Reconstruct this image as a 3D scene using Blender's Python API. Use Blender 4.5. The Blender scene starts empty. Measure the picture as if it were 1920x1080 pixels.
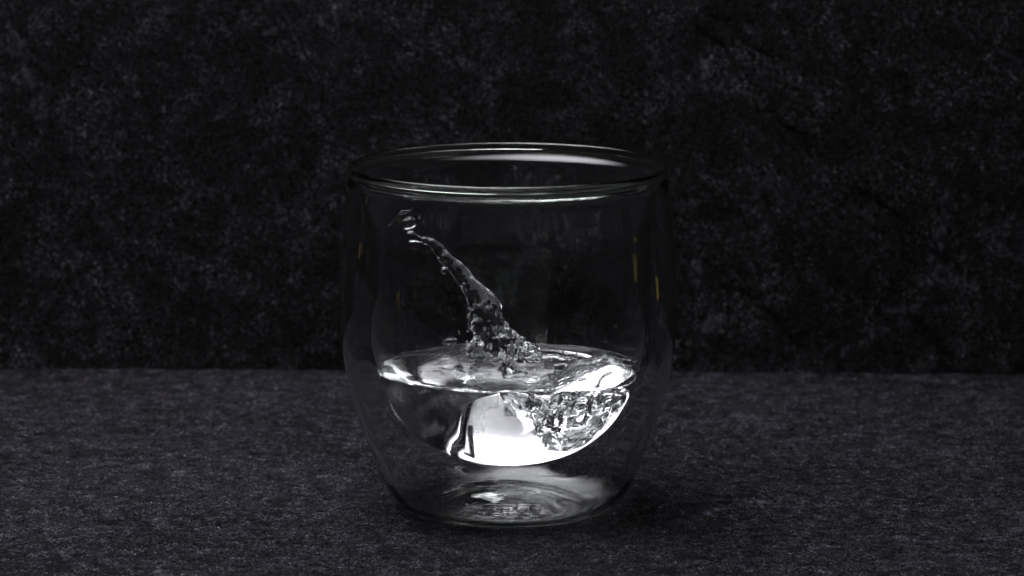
import bpy, math, random
import numpy as np
from mathutils import Vector

# ------------------------------------------------------------------ camera, world, lights, exposure
sc = bpy.context.scene
COL = sc.collection
MM = 0.001

cam_d = bpy.data.cameras.new("camera")
cam = bpy.data.objects.new("camera", cam_d)
COL.objects.link(cam)
cam.location = (0.001, -1.10, 0.2509)
cam.rotation_euler = (math.radians(90 - 9.86), 0, 0)
cam_d.lens = 147
cam_d.sensor_width = 36
cam_d.clip_start = 0.02
cam_d.clip_end = 20
cam_d.dof.use_dof = True
cam_d.dof.focus_distance = 1.10
cam_d.dof.aperture_fstop = 25
sc.camera = cam

w = bpy.data.worlds.new("World")
sc.world = w
w.use_nodes = True
w.node_tree.nodes["Background"].inputs[0].default_value = (0.5, 0.52, 0.6, 1)
w.node_tree.nodes["Background"].inputs[1].default_value = 0.002


def area(name, loc, target, sx, sy, power, color):
    ld = bpy.data.lights.new(name, 'AREA')
    ld.shape = 'RECTANGLE'
    ld.size, ld.size_y = sx, sy
    ld.energy = power
    ld.color = color
    lo = bpy.data.objects.new(name, ld)
    COL.objects.link(lo)
    lo.location = loc
    lo.rotation_euler = (Vector(target) - Vector(loc)).to_track_quat('-Z', 'Y').to_euler()
    return lo


# one softbox hung over the glass, a little to the left; its cloth is brightest in the middle
sb = area("softbox", (-0.14, 0.02, 0.50), (-0.10, 0.02, 0.03), 0.95, 0.80, 5.6, (0.945, 0.930, 1.0))
sb.data.use_nodes = True
_nt = sb.data.node_tree
_em = next(n for n in _nt.nodes if n.type == 'EMISSION')
_geo = _nt.nodes.new("ShaderNodeNewGeometry")
_c = _nt.nodes.new("ShaderNodeVectorMath"); _c.operation = 'SUBTRACT'; _c.inputs[1].default_value = (0.5, 0.5, 0)
_nt.links.new(_geo.outputs["Parametric"], _c.inputs[0])
_m = _nt.nodes.new("ShaderNodeVectorMath"); _m.operation = 'MULTIPLY'; _m.inputs[1].default_value = (2, 2, 0)
_nt.links.new(_c.outputs[0], _m.inputs[0])
_d = _nt.nodes.new("ShaderNodeVectorMath"); _d.operation = 'DOT_PRODUCT'
_nt.links.new(_m.outputs[0], _d.inputs[0]); _nt.links.new(_m.outputs[0], _d.inputs[1])
_s = _nt.nodes.new("ShaderNodeMath"); _s.operation = 'SUBTRACT'; _s.use_clamp = True; _s.inputs[0].default_value = 1.0
_nt.links.new(_d.outputs["Value"], _s.inputs[1])
_p = _nt.nodes.new("ShaderNodeMath"); _p.operation = 'POWER'; _p.inputs[1].default_value = 3.0
_nt.links.new(_s.outputs[0], _p.inputs[0])
_k = _nt.nodes.new("ShaderNodeMath"); _k.operation = 'MULTIPLY'; _k.inputs[1].default_value = 5.1
_nt.links.new(_p.outputs[0], _k.inputs[0])
_nt.links.new(_k.outputs[0], _em.inputs["Strength"])

# two small warm lamps added out of view, off to the sides behind the glass: they only leave amber glints on its flanks
area("glint_helper_left", (-0.27, 0.13, 0.048), (0, 0, 0.065), 0.005, 0.011, 0.00010, (1.0, 0.66, 0.16))
area("glint_helper_right", (0.27, 0.13, 0.026), (0, 0, 0.055), 0.005, 0.010, 0.00012, (1.0, 0.72, 0.10))

sc.view_settings.view_transform = 'Standard'
sc.view_settings.look = 'None'
sc.view_settings.exposure = 0.0
sc.view_settings.gamma = 1.0
sc.render.engine = 'CYCLES'
cy = sc.cycles
cy.max_bounces = 40
cy.transmission_bounces = 40
cy.glossy_bounces = 24
cy.diffuse_bounces = 4
cy.transparent_max_bounces = 16
cy.caustics_refractive = True
cy.caustics_reflective = True
cy.blur_glossy = 0.3
cy.sample_clamp_indirect = 6.0
cy.use_adaptive_sampling = False
cy.use_denoising = True
try:
    cy.denoiser = 'OPENIMAGEDENOISE'
    cy.denoising_input_passes = 'RGB_ALBEDO_NORMAL'
    cy.denoising_prefilter = 'ACCURATE'
except Exception:
    pass


# ------------------------------------------------------------------ helpers
def tag(o, label, cat, group=None):
    o["label"] = label
    o["category"] = cat
    if group:
        o["group"] = group
    return o


def empty(name, loc=(0, 0, 0)):
    o = bpy.data.objects.new(name, None)
    o.empty_display_size = 0.01
    COL.objects.link(o)
    o.location = loc
    return o


def mesh_obj(name, verts, faces, mat, parent=None, normals=None, smooth=True):
    me = bpy.data.meshes.new(name)
    verts = np.asarray(verts, dtype=np.float32)
    faces = np.asarray(faces, dtype=np.int32)
    nf, k = faces.shape
    me.vertices.add(len(verts))
    me.vertices.foreach_set("co", verts.ravel())
    me.loops.add(nf * k)
    me.loops.foreach_set("vertex_index", faces.ravel())
    me.polygons.add(nf)
    me.polygons.foreach_set("loop_start", np.arange(0, nf * k, k, dtype=np.int32))
    me.update(calc_edges=True)
    me.polygons.foreach_set("use_smooth", np.full(nf, smooth, dtype=bool))
    me.validate()
    if normals is not None:
        me.normals_split_custom_set_from_vertices(np.asarray(normals, dtype=np.float32).tolist())
    me.materials.append(mat)
    o = bpy.data.objects.new(name, me)
    COL.objects.link(o)
    if parent:
        o.parent = parent
    return o


def new_mat(name):
    m = bpy.data.materials.new(name)
    m.use_nodes = True
    nt = m.node_tree
    nt.nodes.clear()
    out = nt.nodes.new("ShaderNodeOutputMaterial")
    return m, nt, out


def glass_mat(name, color, ior, rough=0.0):
    m, nt, out = new_mat(name)
    g = nt.nodes.new("ShaderNodeBsdfGlass")
    g.distribution = 'GGX'
    g.inputs["Color"].default_value = (*color, 1)
    g.inputs["IOR"].default_value = ior
    g.inputs["Roughness"].default_value = rough
    nt.links.new(g.outputs[0], out.inputs["Surface"])
    return m


def mixnode(nt, blend, fac, a, b):
    n = nt.nodes.new("ShaderNodeMix")
    n.data_type = 'RGBA'
    n.blend_type = blend
    for sock, v in ((n.inputs[0], fac), (n.inputs[6], a), (n.inputs[7], b)):
        if hasattr(v, "is_output"):
            nt.links.new(v, sock)
        else:
            sock.default_value = v
    return n.outputs[2]


def noise(nt, vec, scale, detail=3, rough=0.55, dist=0.0, lac=2.0):
    n = nt.nodes.new("ShaderNodeTexNoise")
    n.inputs["Scale"].default_value = scale
    n.inputs["Detail"].default_value = detail
    n.inputs["Roughness"].default_value = rough
    n.inputs["Distortion"].default_value = dist
    n.inputs["Lacunarity"].default_value = lac
    nt.links.new(vec, n.inputs["Vector"])
    return n.outputs[0]


def ramp(nt, val, p0, p1, c0=0.0, c1=1.0):
    n = nt.nodes.new("ShaderNodeMapRange")
    n.interpolation_type = 'SMOOTHSTEP'
    n.inputs[1].default_value = p0
    n.inputs[2].default_value = p1
    n.inputs[3].default_value = c0
    n.inputs[4].default_value = c1
    nt.links.new(val, n.inputs[0])
    return n.outputs[0]


def math_n(nt, op, a, b):
    n = nt.nodes.new("ShaderNodeMath")
    n.operation = op
    for s, v in ((n.inputs[0], a), (n.inputs[1], b)):
        if hasattr(v, "is_output"):
            nt.links.new(v, s)
        else:
            s.default_value = v
    return n.outputs[0]


def slate_mat(name, base, dark, light, fine, streak, stretch, bump_d, speck, mottle, grit, spec=0.02):
    """dark slate: cloudy tone, short mineral flecks, fine grain; all in metres"""
    m, nt, out = new_mat(name)
    tc = nt.nodes.new("ShaderNodeTexCoord")
    mp = nt.nodes.new("ShaderNodeMapping")
    mp.inputs["Scale"].default_value = stretch
    nt.links.new(tc.outputs["Object"], mp.inputs["Vector"])
    v = mp.outputs[0]          # grain space
    o = tc.outputs["Object"]   # stone space
    cloud = ramp(nt, noise(nt, o, 20, 5, 0.62, 0.8), 0.36, 0.66)
    col = mixnode(nt, 'MIX', cloud, (*dark, 1), (*base, 1))
    # rubbed streaks
    stk = noise(nt, o, streak, 4, 0.62, 1.0)
    # fine grain
    g1 = noise(nt, v, fine, 2, 0.65, 1.6)
    g2 = noise(nt, v, fine * 2.3, 2, 0.7, 0.5)
    gm = noise(nt, v, fine * 0.25, 3, 0.6, 0.9)
    grain = math_n(nt, 'MULTIPLY', ramp(nt, g1, 0.34, 0.66, 1 - grit, 1 + 1.15 * grit), ramp(nt, stk, 0.34, 0.66, 1 - mottle, 1 + 1.2 * mottle))
    pc = nt.nodes.new("ShaderNodeCombineColor")
    for i in range(3):
        nt.links.new(grain, pc.inputs[i])
    col = mixnode(nt, 'MULTIPLY', 1.0, col, pc.outputs[0])
    # pale mineral flecks, thicker where the stone is rubbed
    fleck = math_n(nt, 'MULTIPLY', ramp(nt, g1, 0.52, 0.68), ramp(nt, g2, 0.44, 0.62))
    fleck = math_n(nt, 'MULTIPLY', fleck, ramp(nt, stk, 0.42, 0.66, 0.12, 1.0))
    fleck = math_n(nt, 'MULTIPLY', fleck, ramp(nt, gm, 0.36, 0.62, 0.1, 1.0))
    col = mixnode(nt, 'MIX', math_n(nt, 'MULTIPLY', fleck, speck), col, (*light, 1))
    # bluish chalky patches
    patch = ramp(nt, noise(nt, o, 26, 5, 0.62, 1.5), 0.60, 0.74)
    patch = math_n(nt, 'MULTIPLY', patch, ramp(nt, gm, 0.42, 0.66))
    col = mixnode(nt, 'MIX', math_n(nt, 'MULTIPLY', patch, 0.34), col, (light[0] * 0.62, light[1] * 0.62, light[2] * 0.72, 1))
    bs = nt.nodes.new("ShaderNodeBsdfPrincipled")
    nt.links.new(col, bs.inputs["Base Color"])
    nt.links.new(ramp(nt, g1, 0.35, 0.7, 0.85, 0.65), bs.inputs["Roughness"])
    bs.inputs["Specular IOR Level"].default_value = spec
    h = math_n(nt, 'ADD', math_n(nt, 'MULTIPLY', g1, 1.0), math_n(nt, 'MULTIPLY', gm, 2.2))
    h = math_n(nt, 'ADD', h, math_n(nt, 'MULTIPLY', g2, 0.5))
    b = nt.nodes.new("ShaderNodeBump")
    b.inputs["Strength"].default_value = 1.0
    b.inputs["Distance"].default_value = bump_d
    nt.links.new(h, b.inputs["Height"])
    nt.links.new(b.outputs[0], bs.inputs["Normal"])
    nt.links.new(bs.outputs[0], out.inputs["Surface"])
    return m


# value noise on a random lattice, vectorised
_rng = np.random.default_rng(7)
_LAT = _rng.random((32, 32, 32)).astype(np.float32) * 2 - 1


def vnoise(x, y, z):
    xi = np.floor(x); yi = np.floor(y); zi = np.floor(z)
    fx = x - xi; fy = y - yi; fz = z - zi
    xi = xi.astype(np.int32) & 31; yi = yi.astype(np.int32) & 31; zi = zi.astype(np.int32) & 31
    x1 = (xi + 1) & 31; y1 = (yi + 1) & 31; z1 = (zi + 1) & 31
    fx = fx * fx * fx * (fx * (fx * 6 - 15) + 10)
    fy = fy * fy * fy * (fy * (fy * 6 - 15) + 10)
    fz = fz * fz * fz * (fz * (fz * 6 - 15) + 10)
    L = _LAT
    a = L[xi, yi, zi] * (1 - fx) + L[x1, yi, zi] * fx
    b = L[xi, y1, zi] * (1 - fx) + L[x1, y1, zi] * fx
    c = L[xi, yi, z1] * (1 - fx) + L[x1, yi, z1] * fx
    d = L[xi, y1, z1] * (1 - fx) + L[x1, y1, z1] * fx
    return (a * (1 - fy) + b * fy) * (1 - fz) + (c * (1 - fy) + d * fy) * fz


# ------------------------------------------------------------------ materials
M_TABLE = slate_mat("slate_table", (0.0124, 0.0117, 0.0140), (0.0086, 0.0081, 0.0096), (0.30, 0.288, 0.33), 1450, 190, (1, 0.42, 1), 0.00016, 0.95, 0.45, 0.9)
M_WALL = slate_mat("slate_wall", (0.0073, 0.0071, 0.0077), (0.0064, 0.0062, 0.0067), (0.22, 0.215, 0.23), 1050, 60, (1, 1, 0.9), 0.00005, 1.0, 0.18, 0.75)
M_GLASS = glass_mat("clear_glass", (0.990, 0.994, 0.990), 1.50)
M_RIM = glass_mat("rim_glass", (0.965, 0.985, 0.945), 1.50, 0.09)
M_WATER = glass_mat("water", (0.995, 0.997, 1.0), 1.333)

# ------------------------------------------------------------------ setting: slate table and slate wall
WALL_Y = 0.1907
WALL_YAW = math.radians(1.8)


def table():
    n, mrows = 160, 160
    xs = np.linspace(-0.5, 0.5, n)
    ys = np.linspace(-0.24, 0.30, mrows)
    X, Y = np.meshgrid(xs, ys, indexing='ij')
    Z = 0.00025 * vnoise(X * 55, Y * 55, X * 0) + 0.00012 * vnoise(X * 150, Y * 150, X * 0 + 5)
    r = np.hypot(X, Y)
    Z = Z * np.clip((r - 0.03) / 0.03, 0.0, 1) - 0.00004
    # cut edges of the tile
    X = np.pad(X, 1, mode='edge'); Y = np.pad(Y, 1, mode='edge'); Z = np.pad(Z, 1, constant_values=-0.0079)
    n += 2; mrows += 2
    v = np.stack([X, Y, Z], -1).reshape(-1, 3)
    i = np.arange(n - 1)[:, None] * mrows + np.arange(mrows - 1)[None]
    f = np.stack([i, i + mrows, i + mrows + 1, i + 1], -1).reshape(-1, 4)
    o = mesh_obj("table", v, f, M_TABLE)
    o["kind"] = "structure"
    return o


def seg_dist(px, pz, pts):
    """distance to a polyline and signed side (positive = right/below)"""
    best = np.full(px.shape, 1e9)
    side = np.zeros(px.shape)
    par = np.zeros(px.shape)
    for k in range(len(pts) - 1):
        ax, az = pts[k]; bx, bz = pts[k + 1]
        dx, dz = bx - ax, bz - az
        L2 = dx * dx + dz * dz
        t = np.clip(((px - ax) * dx + (pz - az) * dz) / L2, 0, 1)
        qx = px - ax - t * dx; qz = pz - az - t * dz
        d = np.hypot(qx, qz)
        s = dx * (pz - az) - dz * (px - ax)
        m = d < best
        best = np.where(m, d, best)
        side = np.where(m, np.sign(s), side)
        par = np.where(m, (k + t) / (len(pts) - 1), par)
    return best, side, par


def wall():
    n, mrows = 520, 260
    xs = np.linspace(-0.30, 0.30, n)
    zs = np.linspace(-0.004, 0.17, mrows)
    X, Z = np.meshgrid(xs, zs, indexing='ij')
    D = 0.0006 * vnoise(X * 20, Z * 20, X * 0 + 3) + 0.00010 * vnoise(X * 75, Z * 75, X * 0 + 9) \
        + 0.00006 * vnoise(X * 210, Z * 210, X * 0 + 1) + 0.00004 * vnoise(X * 450, Z * 450, X * 0 + 2)
    D = D + 0.0009 * vnoise(X * 160, Z * 90, X * 0 + 6) * np.exp(-np.maximum(Z, 0) / 0.005)   # chipped lower edge
    # cleaved ledges running down to the right
    ledges = [
        ([(0.055, 0.112), (0.068, 0.100), (0.078, 0.089), (0.086, 0.079), (0.094, 0.071), (0.099, 0.066)], 0.0013),
        ([(0.060, 0.116), (0.072, 0.106), (0.081, 0.099), (0.084, 0.092)], 0.0007),
        ([(0.066, 0.030), (0.080, 0.020), (0.089, 0.009), (0.098, -0.003)], 0.0010),
        ([(0.118, 0.031), (0.128, 0.017), (0.139, 0.004), (0.142, -0.003)], 0.0011),
        ([(0.105, 0.062), (0.118, 0.051), (0.131, 0.040), (0.150, 0.028)], 0.0009),
    ]
    wob = 0.0009 * vnoise(X * 120, Z * 120, X * 0 + 4)
    for pts, amp in ledges:
        d, s, par = seg_dist(X + wob, Z + wob, pts)
        fade = np.clip(par / 0.15, 0, 1) * np.clip((1 - par) / 0.15, 0, 1)
        sd = d * s
        prof = np.where(sd > 0, np.exp(-np.maximum(sd, 0) / 0.0006), np.exp(-np.maximum(-sd, 0) / 0.007))
        D = D - amp * fade * prof
    v = np.stack([X, -D, Z], -1).reshape(-1, 3)
    i = np.arange(n - 1)[:, None] * mrows + np.arange(mrows - 1)[None]
    f = np.stack([i, i + mrows, i + mrows + 1, i + 1], -1).reshape(-1, 4)
    o = mesh_obj("wall", v, f, M_WALL)
    o.location = (0, WALL_Y, 0)
    o.rotation_euler = (0, 0, -WALL_YAW)
    o["kind"] = "structure"
    return o



table()
wall()


# ------------------------------------------------------------------ glass tumbler (double walled), profile in mm
def catmull(pts, step=0.35):
    P = np.array(pts, float)
    t = np.concatenate([[0], np.cumsum(np.sqrt(np.linalg.norm(np.diff(P, axis=0), axis=1)))])   # centripetal
    P2 = np.vstack([2 * P[0] - P[1], P, 2 * P[-1] - P[-2]])
    t2 = np.concatenate([[t[0] - (t[1] - t[0])], t, [t[-1] + (t[-1] - t[-2])]])
    out = []
    for k in range(1, len(P2) - 2):
        p0, p1, p2, p3 = P2[k - 1:k + 3]
        a, b, c, d = t2[k - 1:k + 3]
        n = max(2, int(np.linalg.norm(p2 - p1) / step))
        for u in np.linspace(b, c, n, endpoint=False):
            A1 = (b - u) / (b - a) * p0 + (u - a) / (b - a) * p1
            A2 = (c - u) / (c - b) * p1 + (u - b) / (c - b) * p2
            A3 = (d - u) / (d - c) * p2 + (u - c) / (d - c) * p3
            B1 = (c - u) / (c - a) * A1 + (u - a) / (c - a) * A2
            B2 = (d - u) / (d - b) * A2 + (u - b) / (d - b) * A3
            out.append((c - u) / (c - b) * B1 + (u - b) / (c - b) * B2)
    out.append(P[-1])
    return np.array(out)


BOWL_OUT = [(0, 12.4), (5, 12.7), (10, 13.6), (15, 14.9), (20, 17.0), (25.3, 20.9), (29.8, 26.0), (32.9, 31.5), (35.0, 37.2),
            (36.9, 45), (37.8, 53), (38.1, 60), (38.0, 70), (38.0, 77), (38.6, 81), (39.55, 84.8), (40.4, 88.2)]
WALL_OUT = [(28.2, 1.1), (30.9, 3.4), (33.3, 7.0), (36.6, 14.6), (40.1, 24), (43.2, 36), (44.6, 45), (45.1, 53), (44.9, 63),
            (44.3, 74), (43.4, 83), (42.9, 88.0)]


def offset(profile, d):
    P = np.array(profile, float)
    T = np.gradient(P, axis=0)
    T /= np.linalg.norm(T, axis=1)[:, None]
    N = np.stack([-T[:, 1], T[:, 0]], 1)
    Q = P + N * d
    Q[:, 0] = np.maximum(Q[:, 0], 0)
    return Q


bowl_c = catmull(BOWL_OUT)
TH = 1.35
bowl_in = catmull([tuple(p) for p in offset(BOWL_OUT, TH)])
bowl_in[0, 0] = 0

# outer boundary of the solid: underside -> foot -> outside wall -> rim bead -> inside of the bowl
underside = [(0, 5.2), (8, 4.7), (15, 3.2), (20, 1.4), (22.8, 0.4), (25.0, 0.0)]
rim_b = [(42.66, 90.4), (42.56, 91.7), (42.54, 92.4), (42.35, 92.95), (41.95, 93.15), (41.55, 92.95), (41.32, 92.4), (41.0, 91.4), (40.3, 89.9)]
inner_down = [tuple(p) for p in offset(BOWL_OUT, TH)][::-1]
outer_curve = catmull(underside + WALL_OUT + rim_b + inner_down[0:], 0.3)
outer_curve[0, 0] = 0
outer_curve[-1, 0] = 0
# boundary of the closed air gap: floor of the gap -> back of outer wall -> fold under the rim -> outside of the bowl
wall_back = [tuple(p) for p in offset(WALL_OUT, 1.25)][2:-1]
floor_gap = [(0, 6.7), (8, 6.2), (15, 4.7), (20, 2.9), (23.5, 1.75), (26.6, 1.9), (29.2, 3.6)]
fold = [(41.78, 88.4), (41.78, 90.7), (41.66, 91.35), (41.46, 91.0), (41.0, 89.6)]
gap_curve = catmull(floor_gap + wall_back + fold + BOWL_OUT[::-1], 0.3)
gap_curve[0, 0] = 0
gap_curve[-1, 0] = 0

SEG = 288


def lathe_grid(curve, seed, amp):
    th = np.linspace(0, 2 * np.pi, SEG, endpoint=False)
    n = len(curve)
    T = np.gradient(curve, axis=0)
    T /= np.linalg.norm(T, axis=1)[:, None]
    # hand-blown unevenness: faint waves of the wall, fading at the axis
    C, S = np.cos(th)[None], np.sin(th)[None]
    r = curve[:, 0][:, None]; z = curve[:, 1][:, None]
    wav = amp * (vnoise(C * 2.4 + 9 + seed, S * 2.4 + 4, z * 0.030 + C * 0) + 0.45 * vnoise(C * 6 + seed, S * 6, z * 0.05 + C * 0))
    wav = wav * np.clip(r / 12, 0, 1)
    R = r + wav * (T[:, 1][:, None])
    Zz = z - wav * (T[:, 0][:, None])
    R = np.maximum(R, 0)
    P = np.stack([R * C, R * S, Zz + C * 0], -1)
    du = np.gradient(P, axis=0)
    dv = (np.roll(P, -1, 1) - np.roll(P, 1, 1))
    N = np.cross(dv, du)
    L = np.linalg.norm(N, axis=2, keepdims=True)
    N = N / np.maximum(L, 1e-12)
    for k in (0, n - 1):
        if curve[k, 0] < 1e-6:
            s = np.sign(N[1 if k == 0 else n - 2, :, 2].mean())
            N[k] = (0, 0, s)
    return P, N


def lathe_part(G, a, b, flip):
    """rows a..b of a lathe grid -> verts, faces, normals"""
    P, N = G
    n = b - a + 1
    V = P[a:b + 1].reshape(-1, 3)
    Nn = N[a:b + 1].reshape(-1, 3) * (-1 if flip else 1)
    i = np.arange(n - 1)[:, None]; j = np.arange(SEG)[None]
    q = np.stack([i * SEG + j, i * SEG + (j + 1) % SEG, (i + 1) * SEG + (j + 1) % SEG, (i + 1) * SEG + j], -1).reshape(-1, 4)
    if flip:
        q = q[:, ::-1]
    return V, q, Nn


def join(parts):
    vs, fs, ns, k = [], [], [], 0
    for v, f, n in parts:
        vs.append(v); fs.append(f + k); ns.append(n); k += len(v)
    return np.vstack(vs), np.vstack(fs), np.vstack(ns)


def tri_pole_fix(v, f, n):
    """collapse quads whose ring sits on the axis into clean triangles"""
    rr = np.hypot(v[:, 0], v[:, 1])
    on = rr < 1e-5
    if not on.any():
        return v, [list(x) for x in f], n
    remap = np.arange(len(v))
    zs = np.round(v[on][:, 2], 3)
    idx = np.where(on)[0]
    for zv in np.unique(zs):
        g = idx[zs == zv]
        remap[g] = g[0]
    ff = []
    for q in f:
        q2 = []
        for x in remap[q]:
            if not q2 or q2[-1] != x:
                q2.append(int(x))
        if len(q2) > 2 and q2[0] == q2[-1]:
            q2.pop()
        if len(q2) > 2:
            ff.append(q2)
    used = sorted({x for q in ff for x in q})
    m = {x: k for k, x in enumerate(used)}
    return v[used], [[m[x] for x in q] for q in ff], n[used]


def glass_part(name, parts, mat, parent):
    v, f, n = join(parts)
    v, f, n = tri_pole_fix(v, f, n)
    me = bpy.data.meshes.new(name)
    me.from_pydata((v * MM).tolist(), [], f)
    me.polygons.foreach_set("use_smooth", np.ones(len(me.polygons), dtype=bool))
    me.update()
    me.normals_split_custom_set_from_vertices(n.astype(np.float32).tolist())
    me.materials.append(mat)
    o = bpy.data.objects.new(name, me)
    COL.objects.link(o)
    o.parent = parent
    return o


def build_tumbler():
    GO = lathe_grid(outer_curve, 0.0, 0.05)
    GG = lathe_grid(gap_curve, 5.0, 0.09)
    oc, gc = outer_curve, gap_curve
    top_o = int(np.argmax(oc[:, 1])); top_g = int(np.argmax(gc[:, 1]))
    o_base = int(np.argmax(oc[:, 1] * (np.arange(len(oc)) < top_o) > 4.2)) if False else next(k for k in range(len(oc)) if oc[k, 0] > 31 and oc[k, 1] > 3.4)
    g_base = next(k for k in range(len(gc)) if gc[k, 0] > 27.5)
    o_rim0 = next(k for k in range(len(oc)) if oc[k, 1] > 90.8)
    o_rim1 = next(k for k in range(top_o, len(oc)) if oc[k, 1] < 90.8)
    g_rim0 = next(k for k in range(len(gc)) if gc[k, 1] > 90.0)
    g_rim1 = next(k for k in range(top_g, len(gc)) if gc[k, 1] < 90.0)
    # does the lathe normal point away from the solid?  outside wall must point outwards
    mid = (o_base + o_rim0) // 2
    pr = (GO[0][mid, 0, :2] * GO[1][mid, 0, :2]).sum()
    fo = pr < 0
    fg = not fo
    def face_ok(G, a, b, flip):
        V, q, Nn = lathe_part(G, a, b, flip)
        k = len(q) // 2
        p = V[q[k]]
        fn = np.cross(p[1] - p[0], p[2] - p[0])
        if (fn * Nn[q[k][0]]).sum() < 0:
            q = q[:, ::-1]
        return V, q, Nn
    root = empty("glass_tumbler")
    tag(root, "double-walled clear glass tumbler half filled with splashing water on dark slate", "glass")
    glass_part("base", [face_ok(GO, 0, o_base, fo), face_ok(GG, 0, g_base, fg)], M_GLASS, root)
    glass_part("outer_wall", [face_ok(GO, o_base, o_rim0, fo), face_ok(GG, g_base, g_rim0, fg)], M_GLASS, root)
    glass_part("rim", [face_ok(GO, o_rim0, o_rim1, fo), face_ok(GG, g_rim0, g_rim1, fg)], M_RIM, root)
    glass_part("inner_bowl", [face_ok(GO, o_rim1, len(oc) - 1, fo), face_ok(GG, g_rim1, len(gc) - 1, fg)], M_GLASS, root)
    return root


build_tumbler()

# ------------------------------------------------------------------ water: one implicit body, meshed with surface nets (mm)
prof = bowl_in.copy()
prof = prof[prof[:, 1] < 88]
# signed distance table to the inner bowl (positive outside the water room), pushed a hair into the glass
PUSH = 0.30
_lr = np.arange(0, 44, 0.2); _lz = np.arange(10, 90, 0.2)


def _lut():
    R, Z = np.meshgrid(_lr, _lz, indexing='ij')
    p = np.stack([R.ravel(), Z.ravel()], 1)
    a, b = prof[:-1], prof[1:]
    ab = b - a
    L2 = (ab ** 2).sum(1)
    out = np.empty(len(p))
    for s in range(0, len(p), 8000):
        q = p[s:s + 8000]
        t = np.clip(((q[:, None] - a[None]) * ab[None]).sum(2) / L2[None], 0, 1)
        d = q[:, None] - a[None] - t[..., None] * ab[None]
        dd = (d ** 2).sum(2)
        k = dd.argmin(1)
        ii = np.arange(len(q))
        cr = ab[k, 0] * (q[:, 1] - a[k, 1]) - ab[k, 1] * (q[:, 0] - a[k, 0])
        out[s:s + 8000] = np.sqrt(dd[ii, k]) * np.where(cr > 0, -1, 1)
    return out.reshape(R.shape)


LUT = _lut()


def d_wall(x, y, z):
    r = np.sqrt(x * x + y * y)
    u = np.clip(r / 0.2, 0, len(_lr) - 1.001); v = np.clip((z - 10) / 0.2, 0, len(_lz) - 1.001)
    i = u.astype(np.int32); j = v.astype(np.int32)
    fu = u - i; fv = v - j
    return (LUT[i, j] * (1 - fu) + LUT[i + 1, j] * fu) * (1 - fv) + (LUT[i, j + 1] * (1 - fu) + LUT[i + 1, j + 1] * fu) * fv - PUSH


def smin(a, b, k):
    h = np.clip(0.5 + 0.5 * (b - a) / k, 0, 1)
    return b + (a - b) * h - k * h * (1 - h)


def smax(a, b, k):
    return -smin(-a, -b, k)


def PX(px, py, y=0.0):
    """photo reading -> mm in the glass (x, y, z) for a point at depth y"""
    return ((px - 953) / 7.03, y, (950 - py - 1.45 * y) / 6.88)


# jet: chain of rounded links thrown up to the left (photo px, half width px, depth mm)
JET = [(985, 716, 34, 1.0), (955, 676, 30, 1.0), (932, 640, 30, 1.0), (918, 608, 28, 0.5), (903, 572, 26, 0.0), (888, 545, 20, -0.5),
       (866, 518, 14, -1.0), (850, 500, 12, -1.2), (836, 484, 12.5, -1.5), (822, 466, 9, -1.8), (811, 455, 6.5, -2.0), (797, 449, 8.0, -2.0),
       (785, 446, 5.0, -2.0), (774, 443, 10, -2.0)]
JET3 = [(PX(a, b, d), c / 7.03) for a, b, c, d in JET]
SKIRT = [((998, 668, 12, 3.0), (955, 640, 15, 2.0)), ((885, 662, 8, -2.0), (896, 612, 9, -1.0)), ((930, 575, 8, 2.0), (905, 540, 8, 1.0)),
         ((935, 600, 9, 1.5), (985, 655, 12, 3.0))]
SKIRT3 = [tuple((PX(a, b, d), c / 7.03) for a, b, c, d in s) for s in SKIRT]


def capsule(x, y, z, A, ra, B, rb, flat=1.0):
    ax, ay, az = A; bx, by, bz = B
    dx, dy, dz = bx - ax, by - ay, bz - az
    L2 = dx * dx + dy * dy + dz * dz
    t = np.clip(((x - ax) * dx + (y - ay) * dy + (z - az) * dz) / L2, 0, 1)
    qx = x - ax - t * dx; qy = (y - ay - t * dy) / flat; qz = z - az - t * dz
    return np.sqrt(qx * qx + qy * qy + qz * qz) - (ra + (rb - ra) * t)


LEVEL = 38.0


def f_glow_pocket(x, y, z):
    u = x - 4.0; v = np.clip(y - 4.0, -14, 13)
    t = 22.8 + 0.143 * u + 1.040 * v - np.where(u < 0, 0.0215, 0.0143) * u * u + 0.0083 * v * v + 0.0005 * u * v - 0.00066 * v ** 3
    # the left flank rolls over and dives down to the bowl
    e = np.maximum(0.0, -(x + 9.5) + 0.36 * (y - 5.0))
    t = t - 0.16 * e * e
    t = smin(t, np.full(x.shape, 35.2), 1.2)
    return (z - t) * 0.70


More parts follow.
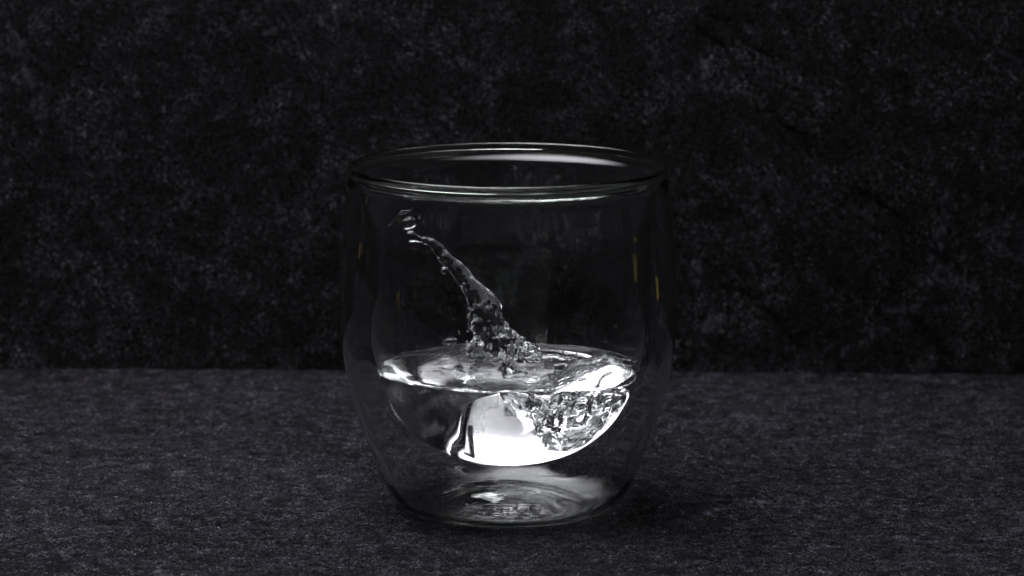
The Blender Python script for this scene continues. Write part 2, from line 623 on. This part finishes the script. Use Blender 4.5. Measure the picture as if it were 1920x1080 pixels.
def f_water(x, y, z, rough=True):
    # pool surface: gentle swell, ripples growing towards the splash
    dj = np.sqrt((x - 6) ** 2 + (y + 1) ** 2)
    agit = np.clip(1.30 - dj / 21, 0.05, 1)
    h = LEVEL - 0.25 * np.exp(-((x + 14) ** 2 + (y + 10) ** 2) / 130.0) 
    h = h + 0.9 * np.exp(-(dj / 11) ** 2)
    h = h + 0.14 * np.sin(x * 0.33 + y * 0.21 + 0.7)
    if rough:
        h = h + agit * (1.55 * vnoise(x * 0.20 + 3, y * 0.24, z * 0.05 + 7) + 0.50 * vnoise(x * 0.48, y * 0.55 + 8, z * 0.1))
        h = h + agit * 0.05 * vnoise(x * 1.3 + 1, y * 1.5 + 2, z * 0.4)
    # meniscus creeping up the glass
    dw = d_wall(x, y, z) + PUSH
    h = h + 0.9 * np.exp(np.minimum(dw, 0) / 1.0)
    f = (z - h) * 0.85
    # wave crest slapping against the right hand side of the bowl
    lift = 0.16 * (x - 27.0) - 0.10 * np.maximum(0.0, x - 24.5) ** 2
    cx, cyy, cz = x - 27.0, y + 17.0, z - 38.8 - lift
    crest = (np.abs(cx / 15.5) ** 3 + np.abs(cyy / 13.5) ** 4 + np.abs(cz / 5.4) ** 4) ** 0.25
    crest = (crest - 1) * 5.4
    if rough:
        crest = crest + 0.5 * vnoise(x * 0.22 + 2, y * 0.2, z * 0.3) + 0.10 * vnoise(x * 0.9, y * 0.9 + 3, z * 1.1)
    f = smin(f, crest, 3.0)
    # jet
    j = np.full(x.shape, 50.0)
    for k in range(len(JET3) - 1):
        c = capsule(x, y, z, JET3[k][0], JET3[k][1], JET3[k + 1][0], JET3[k + 1][1], 0.75 if k < 5 else 1.0)
        j = c if k == 0 else smin(j, c, 1.0 if k < 7 else 0.5)
    for (A, ra), (B, rb) in SKIRT3:
        j = smin(j, capsule(x, y, z, A, ra, B, rb), 1.6)
    if rough:
        na = np.clip((68 - z) / 16, 0.35, 1)
        j = j + na * (1.25 * vnoise(x * 0.40 + 5, y * 0.40, z * 0.30) - 0.25 + 0.52 * vnoise(x * 0.80, y * 0.80 + 6, z * 0.6 + 2))
        j = j + 0.05 * vnoise(x * 2.0 + 4, y * 2.0, z * 1.7)
    f = smin(f, j, 2.2)
    # smooth pocket of air added under the water in the far half of the bowl, curved to mirror the softbox
    f = smax(f, -f_glow_pocket(x, y, z), 0.6)
    # hollow added under the curling wave crest; its sloped roof mirrors the softbox white
    hol = np.maximum(z - (37.4 + lift + 0.72 * (y + 20.5)), np.maximum(36.9 - z, np.maximum(12.0 - x, y - 2.0)))
    if rough:
        hol = hol + 0.18 * vnoise(x * 0.3 + 7, y * 0.3, z * 0.3 + 1)
    f = smax(f, -hol, 0.8)
    # torn pocket of air driven down into the right half of the pool
    ax, ay, az = -0.5, -6.0, 39.0
    bx, by, bz = 13.5, -7.0, 28.5
    pk = capsule(x, y, z, (ax, ay, az), 3.0, (bx, by, bz), 5.6, 1.1)
    pk = smin(pk, capsule(x, y, z, (bx, by, bz), 5.6, (23.5, -7.0, 31.5), 4.6, 1.1), 4.0)
    pk = smin(pk, capsule(x, y, z, (8.0, -7.0, 35.0), 3.6, (20.0, -8.0, 33.5), 2.8, 1.1), 3.0)
    if rough:
        pk = pk + 1.5 * vnoise(x * 0.30 + 1, y * 0.30 + 5, z * 0.30) + 0.65 * vnoise(x * 0.55 + 11, y * 0.55, z * 0.55 + 3) \
            + 0.12 * vnoise(x * 1.5, y * 1.5 + 5, z * 1.5)
    f = smax(f, -pk, 0.5)
    return f


def f_all(x, y, z):
    return smax(f_water(x, y, z), d_wall(x, y, z), 0.10)


def surface_nets():
    h = 0.40
    lo = np.array([-38.0, -38.0, 12.4])
    dims = np.array([192, 192, 176])
    B = 4
    cd = dims // B + 1
    cx = lo[0] + np.arange(cd[0]) * h * B; cyv = lo[1] + np.arange(cd[1]) * h * B; cz = lo[2] + np.arange(cd[2]) * h * B
    X, Y, Z = np.meshgrid(cx, cyv, cz, indexing='ij')
    FC = f_all(X.ravel(), Y.ravel(), Z.ravel()).reshape(cd)
    near = np.abs(FC) < 3.4
    blk = np.zeros(cd - 1, bool)
    for a in (0, 1):
        for b in (0, 1):
            for c in (0, 1):
                blk |= near[a:cd[0] - 1 + a, b:cd[1] - 1 + b, c:cd[2] - 1 + c]
    F = np.repeat(np.repeat(np.repeat(FC[:-1, :-1, :-1], B, 0), B, 1), B, 2).astype(np.float32)
    mask = np.repeat(np.repeat(np.repeat(blk, B, 0), B, 1), B, 2)
    I = np.argwhere(mask)
    vals = np.empty(len(I), np.float32)
    for s in range(0, len(I), 300000):
        q = I[s:s + 300000] * h + lo
        vals[s:s + 300000] = f_all(q[:, 0], q[:, 1], q[:, 2])
    F[mask] = vals
    S = F < 0
    n = np.array(F.shape)
    acc = np.zeros(tuple(n - 1) + (3,), np.float32)
    cnt = np.zeros(tuple(n - 1), np.float32)
    for ax in range(3):
        o1, o2 = [k for k in range(3) if k != ax]
        for a in (0, 1):
            for b in (0, 1):
                s0 = [None] * 3; s1 = [None] * 3
                s0[ax] = slice(0, n[ax] - 1); s1[ax] = slice(1, n[ax])
                s0[o1] = s1[o1] = slice(a, n[o1] - 1 + a)
                s0[o2] = s1[o2] = slice(b, n[o2] - 1 + b)
                A = F[tuple(s0)]; Bv = F[tuple(s1)]
                m = (A < 0) != (Bv < 0)
                t = np.where(m, A / np.where(m, A - Bv, 1), 0)
                acc[..., ax] += np.where(m, t, 0)
                acc[..., o1] += np.where(m, a, 0)
                acc[..., o2] += np.where(m, b, 0)
                cnt += m
    act = cnt > 0
    idx = np.full(act.shape, -1, np.int64)
    idx[act] = np.arange(act.sum())
    cells = np.argwhere(act)
    V = (cells + acc[act] / cnt[act][:, None]) * h + lo
    quads = []
    for ax in range(3):
        o1, o2 = (ax + 1) % 3, (ax + 2) % 3
        s0 = [slice(1, n[k] - 1) for k in range(3)]; s1 = list(s0)
        s0[ax] = slice(0, n[ax] - 1); s1[ax] = slice(1, n[ax])
        A = S[tuple(s0)]; Bv = S[tuple(s1)]
        for sgn, m in ((1, A & ~Bv), (-1, ~A & Bv)):
            E = np.argwhere(m)
            off = np.ones(3, int); off[ax] = 0
            E = E + off
            def cid(d1, d2):
                c = E.copy(); c[:, o1] -= d1; c[:, o2] -= d2
                return idx[c[:, 0], c[:, 1], c[:, 2]]
            q = np.stack([cid(1, 1), cid(0, 1), cid(0, 0), cid(1, 0)], 1)
            if sgn < 0:
                q = q[:, ::-1]
            quads.append(q)
    Q = np.vstack(quads)
    Q = Q[(Q >= 0).all(1)]
    return V, Q


def grad(fn, V, e):
    g = np.empty_like(V)
    for k in range(3):
        a = V.copy(); b = V.copy()
        a[:, k] += e; b[:, k] -= e
        g[:, k] = (fn(*a.T) - fn(*b.T)) / (2 * e)
    return g


def components(nv, Q):
    lab = np.arange(nv)
    while True:
        m = lab[Q].min(1)
        new = lab.copy()
        for k in range(4):
            np.minimum.at(new, Q[:, k], m)
        new = new[new]
        if (new == lab).all():
            return lab
        lab = new


def build_water():
    V, Q = surface_nets()
    for _ in range(2):
        v = f_all(*V.T)
        g = grad(f_all, V, 0.12)
        g2 = np.maximum((g ** 2).sum(1), 0.15)
        step = g * (v / g2)[:, None]
        L = np.linalg.norm(step, axis=1, keepdims=True)
        V = V - step * np.minimum(1, 0.25 / np.maximum(L, 1e-9))
    N = grad(f_all, V, 0.18)
    # vertices on the glass: exact bowl profile and its normal, so the refraction stays clean
    dw = d_wall(*V.T)
    fw = f_water(*V.T)
    onw = (np.abs(dw) < 0.25) & (fw < -0.35)
    W = np.where(onw)[0]
    R = np.hypot(V[W, 0], V[W, 1])
    dens = catmull([tuple(p) for p in prof[::3]], 0.06)
    T = np.gradient(dens, axis=0); T /= np.linalg.norm(T, axis=1)[:, None]
    Np = np.stack([T[:, 1], -T[:, 0]], 1)
    sh = dens + Np * PUSH
    best = np.empty(len(W), int)
    for s in range(0, len(W), 3000):
        q = np.stack([R[s:s + 3000], V[W[s:s + 3000], 2]], 1)
        best[s:s + 3000] = ((q[:, None] - sh[None]) ** 2).sum(2).argmin(1)
    # slide along the tangent so points do not snap to samples
    q = np.stack([R, V[W, 2]], 1)
    off = ((q - sh[best]) * T[best]).sum(1)
    tgt = sh[best] + T[best] * off[:, None]
    ur = V[W, :2] / np.maximum(R, 1e-6)[:, None]
    V[W, 0] = ur[:, 0] * tgt[:, 0]; V[W, 1] = ur[:, 1] * tgt[:, 0]; V[W, 2] = tgt[:, 1]
    N[W, 0] = ur[:, 0] * Np[best, 0]; N[W, 1] = ur[:, 1] * Np[best, 0]; N[W, 2] = Np[best, 1]
    N /= np.maximum(np.linalg.norm(N, axis=1, keepdims=True), 1e-9)
    # drop crumbs
    lab = components(len(V), Q)
    cnt = np.bincount(lab, minlength=len(V))
    keep = cnt[lab[Q[:, 0]]] > 60
    Q = Q[keep]
    c = V[Q].mean(1)
    jet = (c[:, 2] > 42.0) & (c[:, 0] < 9.0) & (np.abs(c[:, 1]) < 14)
    crest = (~jet) & (c[:, 2] > 39.0) & (c[:, 0] > 12) & (c[:, 1] < 8)
    root = empty("water", (0, 0, 0.0142))
    tag(root, "clear water in the bowl of the tumbler, leaping up in a thin jet", "water")
    for name, m in (("pool", ~(jet | crest)), ("jet", jet), ("wave_crest", crest)):
        q = Q[m]
        u, inv = np.unique(q, return_inverse=True)
        o = mesh_obj(name, V[u] * MM - np.array([0, 0, 0.0142]), inv.reshape(q.shape), M_WATER, root, N[u])
    return root


build_water()


# ------------------------------------------------------------------ drops of water in the air
def blob(name, px, py, r, depth, seed, stretch=(1, 1, 1), rot=0.0, rings=20, seg=32):
    c = np.array(PX(px, py, depth))
    r = r / 7.03
    th = np.linspace(0, np.pi, rings + 1)[1:-1]
    ph = np.linspace(0, 2 * np.pi, seg, endpoint=False)
    d = [(0, 0, 1)] + [(math.sin(t) * math.cos(p), math.sin(t) * math.sin(p), math.cos(t)) for t in th for p in ph] + [(0, 0, -1)]
    d = np.array(d)
    n = vnoise(d[:, 0] * 1.1 + seed * 3.1, d[:, 1] * 1.1 + seed, d[:, 2] * 1.1 + 2)
    v = d * (1 + 0.16 * n)[:, None] * r * np.array(stretch)
    ca, sa = math.cos(rot), math.sin(rot)
    v = np.stack([v[:, 0] * ca - v[:, 2] * sa, v[:, 1], v[:, 0] * sa + v[:, 2] * ca], 1)
    f = []
    nr = rings - 1
    for k in range(seg):
        f.append((0, 1 + k, 1 + (k + 1) % seg))
    for i in range(nr - 1):
        for k in range(seg):
            a = 1 + i * seg + k; b = 1 + i * seg + (k + 1) % seg
            f.append((a, a + seg, b + seg, b))
    last = len(d) - 1
    base = 1 + (nr - 1) * seg
    for k in range(seg):
        f.append((base + k, last, base + (k + 1) % seg))
    me = bpy.data.meshes.new(name)
    me.from_pydata((v * MM).tolist(), [], f)
    me.polygons.foreach_set("use_smooth", np.ones(len(me.polygons), dtype=bool))
    me.materials.append(M_WATER)
    me.update()
    o = bpy.data.objects.new(name, me)
    COL.objects.link(o)
    o.location = c * MM
    return o


GRP = "drops thrown up by the splash"
big = blob("droplet", 768, 418, 13, -2.0, 1, (1.1, 1, 0.80), 0.2)
tag(big, "large wobbling drop leaving the tip of the jet", "water drop", GRP)
DROPS = [
    (833, 507, 6.5, -4.0, (1, 1, 1), 0, "round drop hanging beside the narrow middle of the jet"),
    (838, 634, 16, 14.0, (1.05, 0.7, 0.52), 0.15, "flat dark oval drop above the back of the pool"),
    (879, 656, 8.5, -8.0, (1.1, 1, 0.85), 0, "round drop floating at the left foot of the jet"),
    (869, 533, 4, -6.0, (1, 1, 1), 0, "small bead in front of the upper jet where it widens"),
    (995, 652, 5.5, -6.0, (1, 1, 1), 0, "small round drop at the right foot of the jet"),
    (1112, 671, 3.2, -5.0, (1.3, 1, 0.8), 0.3, "bright speck of water above the wave crest"),
    (1056, 655, 3.2, 4.0, (0.8, 1, 1.5), -0.4, "slanting speck of water between jet and wave crest"),
    (781, 470, 2.0, -3.0, (0.6, 0.6, 2.4), 0.05, "thin upright sliver of water below the jet tip"),
]
for k, (a, b, r, d, st, rt, lab) in enumerate(DROPS):
    tag(blob("droplet", a, b, r, d, k + 2, st, rt, 14, 22), lab, "water drop", GRP)
SPRAY = [
    ("tiny bead of spray left of the jet just above the pool", [(859, 621, 2.8), (875, 620, 2.6), (876, 641, 2.4), (863, 657, 2.2), (855, 661, 1.8), (827, 656, 2.0), (805, 659, 1.8)]),
    ("tiny bead of spray between the jet and the wave crest", [(1064, 648, 2.0), (1081, 661, 2.2), (1067, 668, 1.8)]),
    ("tiny bead of spray right beside the large drop at the jet tip", [(757, 427, 2.0), (755, 421, 1.6), (788, 411, 2.0), (793, 417, 1.8)]),
    ("pinpoint of spray in the air above the flat oval drop", [(836, 607, 1.5), (850, 598, 1.4)]),
    ("tiny bead of spray against the broad middle of the jet", [(872, 543, 2.0), (891, 566, 2.0), (886, 577, 1.8)]),
]
random.seed(5)
k = 20
for lab, spots in SPRAY:
    for a, b, r in spots:
        k += 1
        tag(blob("droplet", a, b, r, random.uniform(-9, 3), k, (1, 1, random.uniform(0.9, 1.3)), random.uniform(-.4, .4), 10, 14),
            lab, "water drop", GRP)


# ------------------------------------------------------------------ thin torn wisps
def wisp(name, pts, label, group):
    P = catmull([(*PX(a, b, d), r / 7.03) for a, b, r, d in pts], 0.25)
    C = P[:, :3]; R = np.maximum(P[:, 3], 0.03)
    T = np.gradient(C, axis=0); T /= np.linalg.norm(T, axis=1)[:, None]
    up = np.array([0.0, 1.0, 0.0])
    A = np.cross(T, up); A /= np.linalg.norm(A, axis=1)[:, None]
    Bv = np.cross(T, A)
    seg = 12
    th = np.linspace(0, 2 * np.pi, seg, endpoint=False)
    org = C[len(C) // 2]
    v = C[:, None] + R[:, None, None] * (A[:, None] * np.cos(th)[None, :, None] + Bv[:, None] * np.sin(th)[None, :, None]) - org
    n = len(C)
    v = v.reshape(-1, 3)
    f = [(i * seg + k, i * seg + (k + 1) % seg, (i + 1) * seg + (k + 1) % seg, (i + 1) * seg + k) for i in range(n - 1) for k in range(seg)]
    f += [tuple(range(seg))[::-1], tuple((n - 1) * seg + k for k in range(seg))]
    me = bpy.data.meshes.new(name)
    me.from_pydata((v * MM).tolist(), [], f)
    import bmesh
    bm = bmesh.new(); bm.from_mesh(me)
    bmesh.ops.recalc_face_normals(bm, faces=bm.faces)
    bm.to_mesh(me); bm.free()
    me.polygons.foreach_set("use_smooth", np.ones(len(me.polygons), dtype=bool))
    me.materials.append(M_WATER)
    o = bpy.data.objects.new(name, me)
    COL.objects.link(o)
    o.location = org * MM
    tag(o, label, "water wisp", group)


wisp("water_wisp", [(732, 422, 1.0, -2), (738, 416, 2.2, -2), (746, 408, 2.0, -2), (752, 402, 2.6, -2), (762, 400, 3.2, -2), (771, 398, 2.8, -2), (772, 390, 1.0, -2)],
     "curled thread of water above the large drop at the jet tip", "threads of water torn off the splash")
wisp("water_wisp", [(1140, 684, 1.6, -12), (1146, 672, 1.2, -13), (1154, 662, 0.6, -14)],
     "hair-thin upright thread of water rising from the wave crest", "threads of water torn off the splash")
wisp("water_wisp", [(1160, 702, 2.2, -16), (1172, 696, 2.0, -16), (1180, 692, 2.4, -16), (1178, 702, 1.6, -17), (1170, 708, 1.2, -17)],
     "small hooked thread of water on the right end of the wave crest", "threads of water torn off the splash")
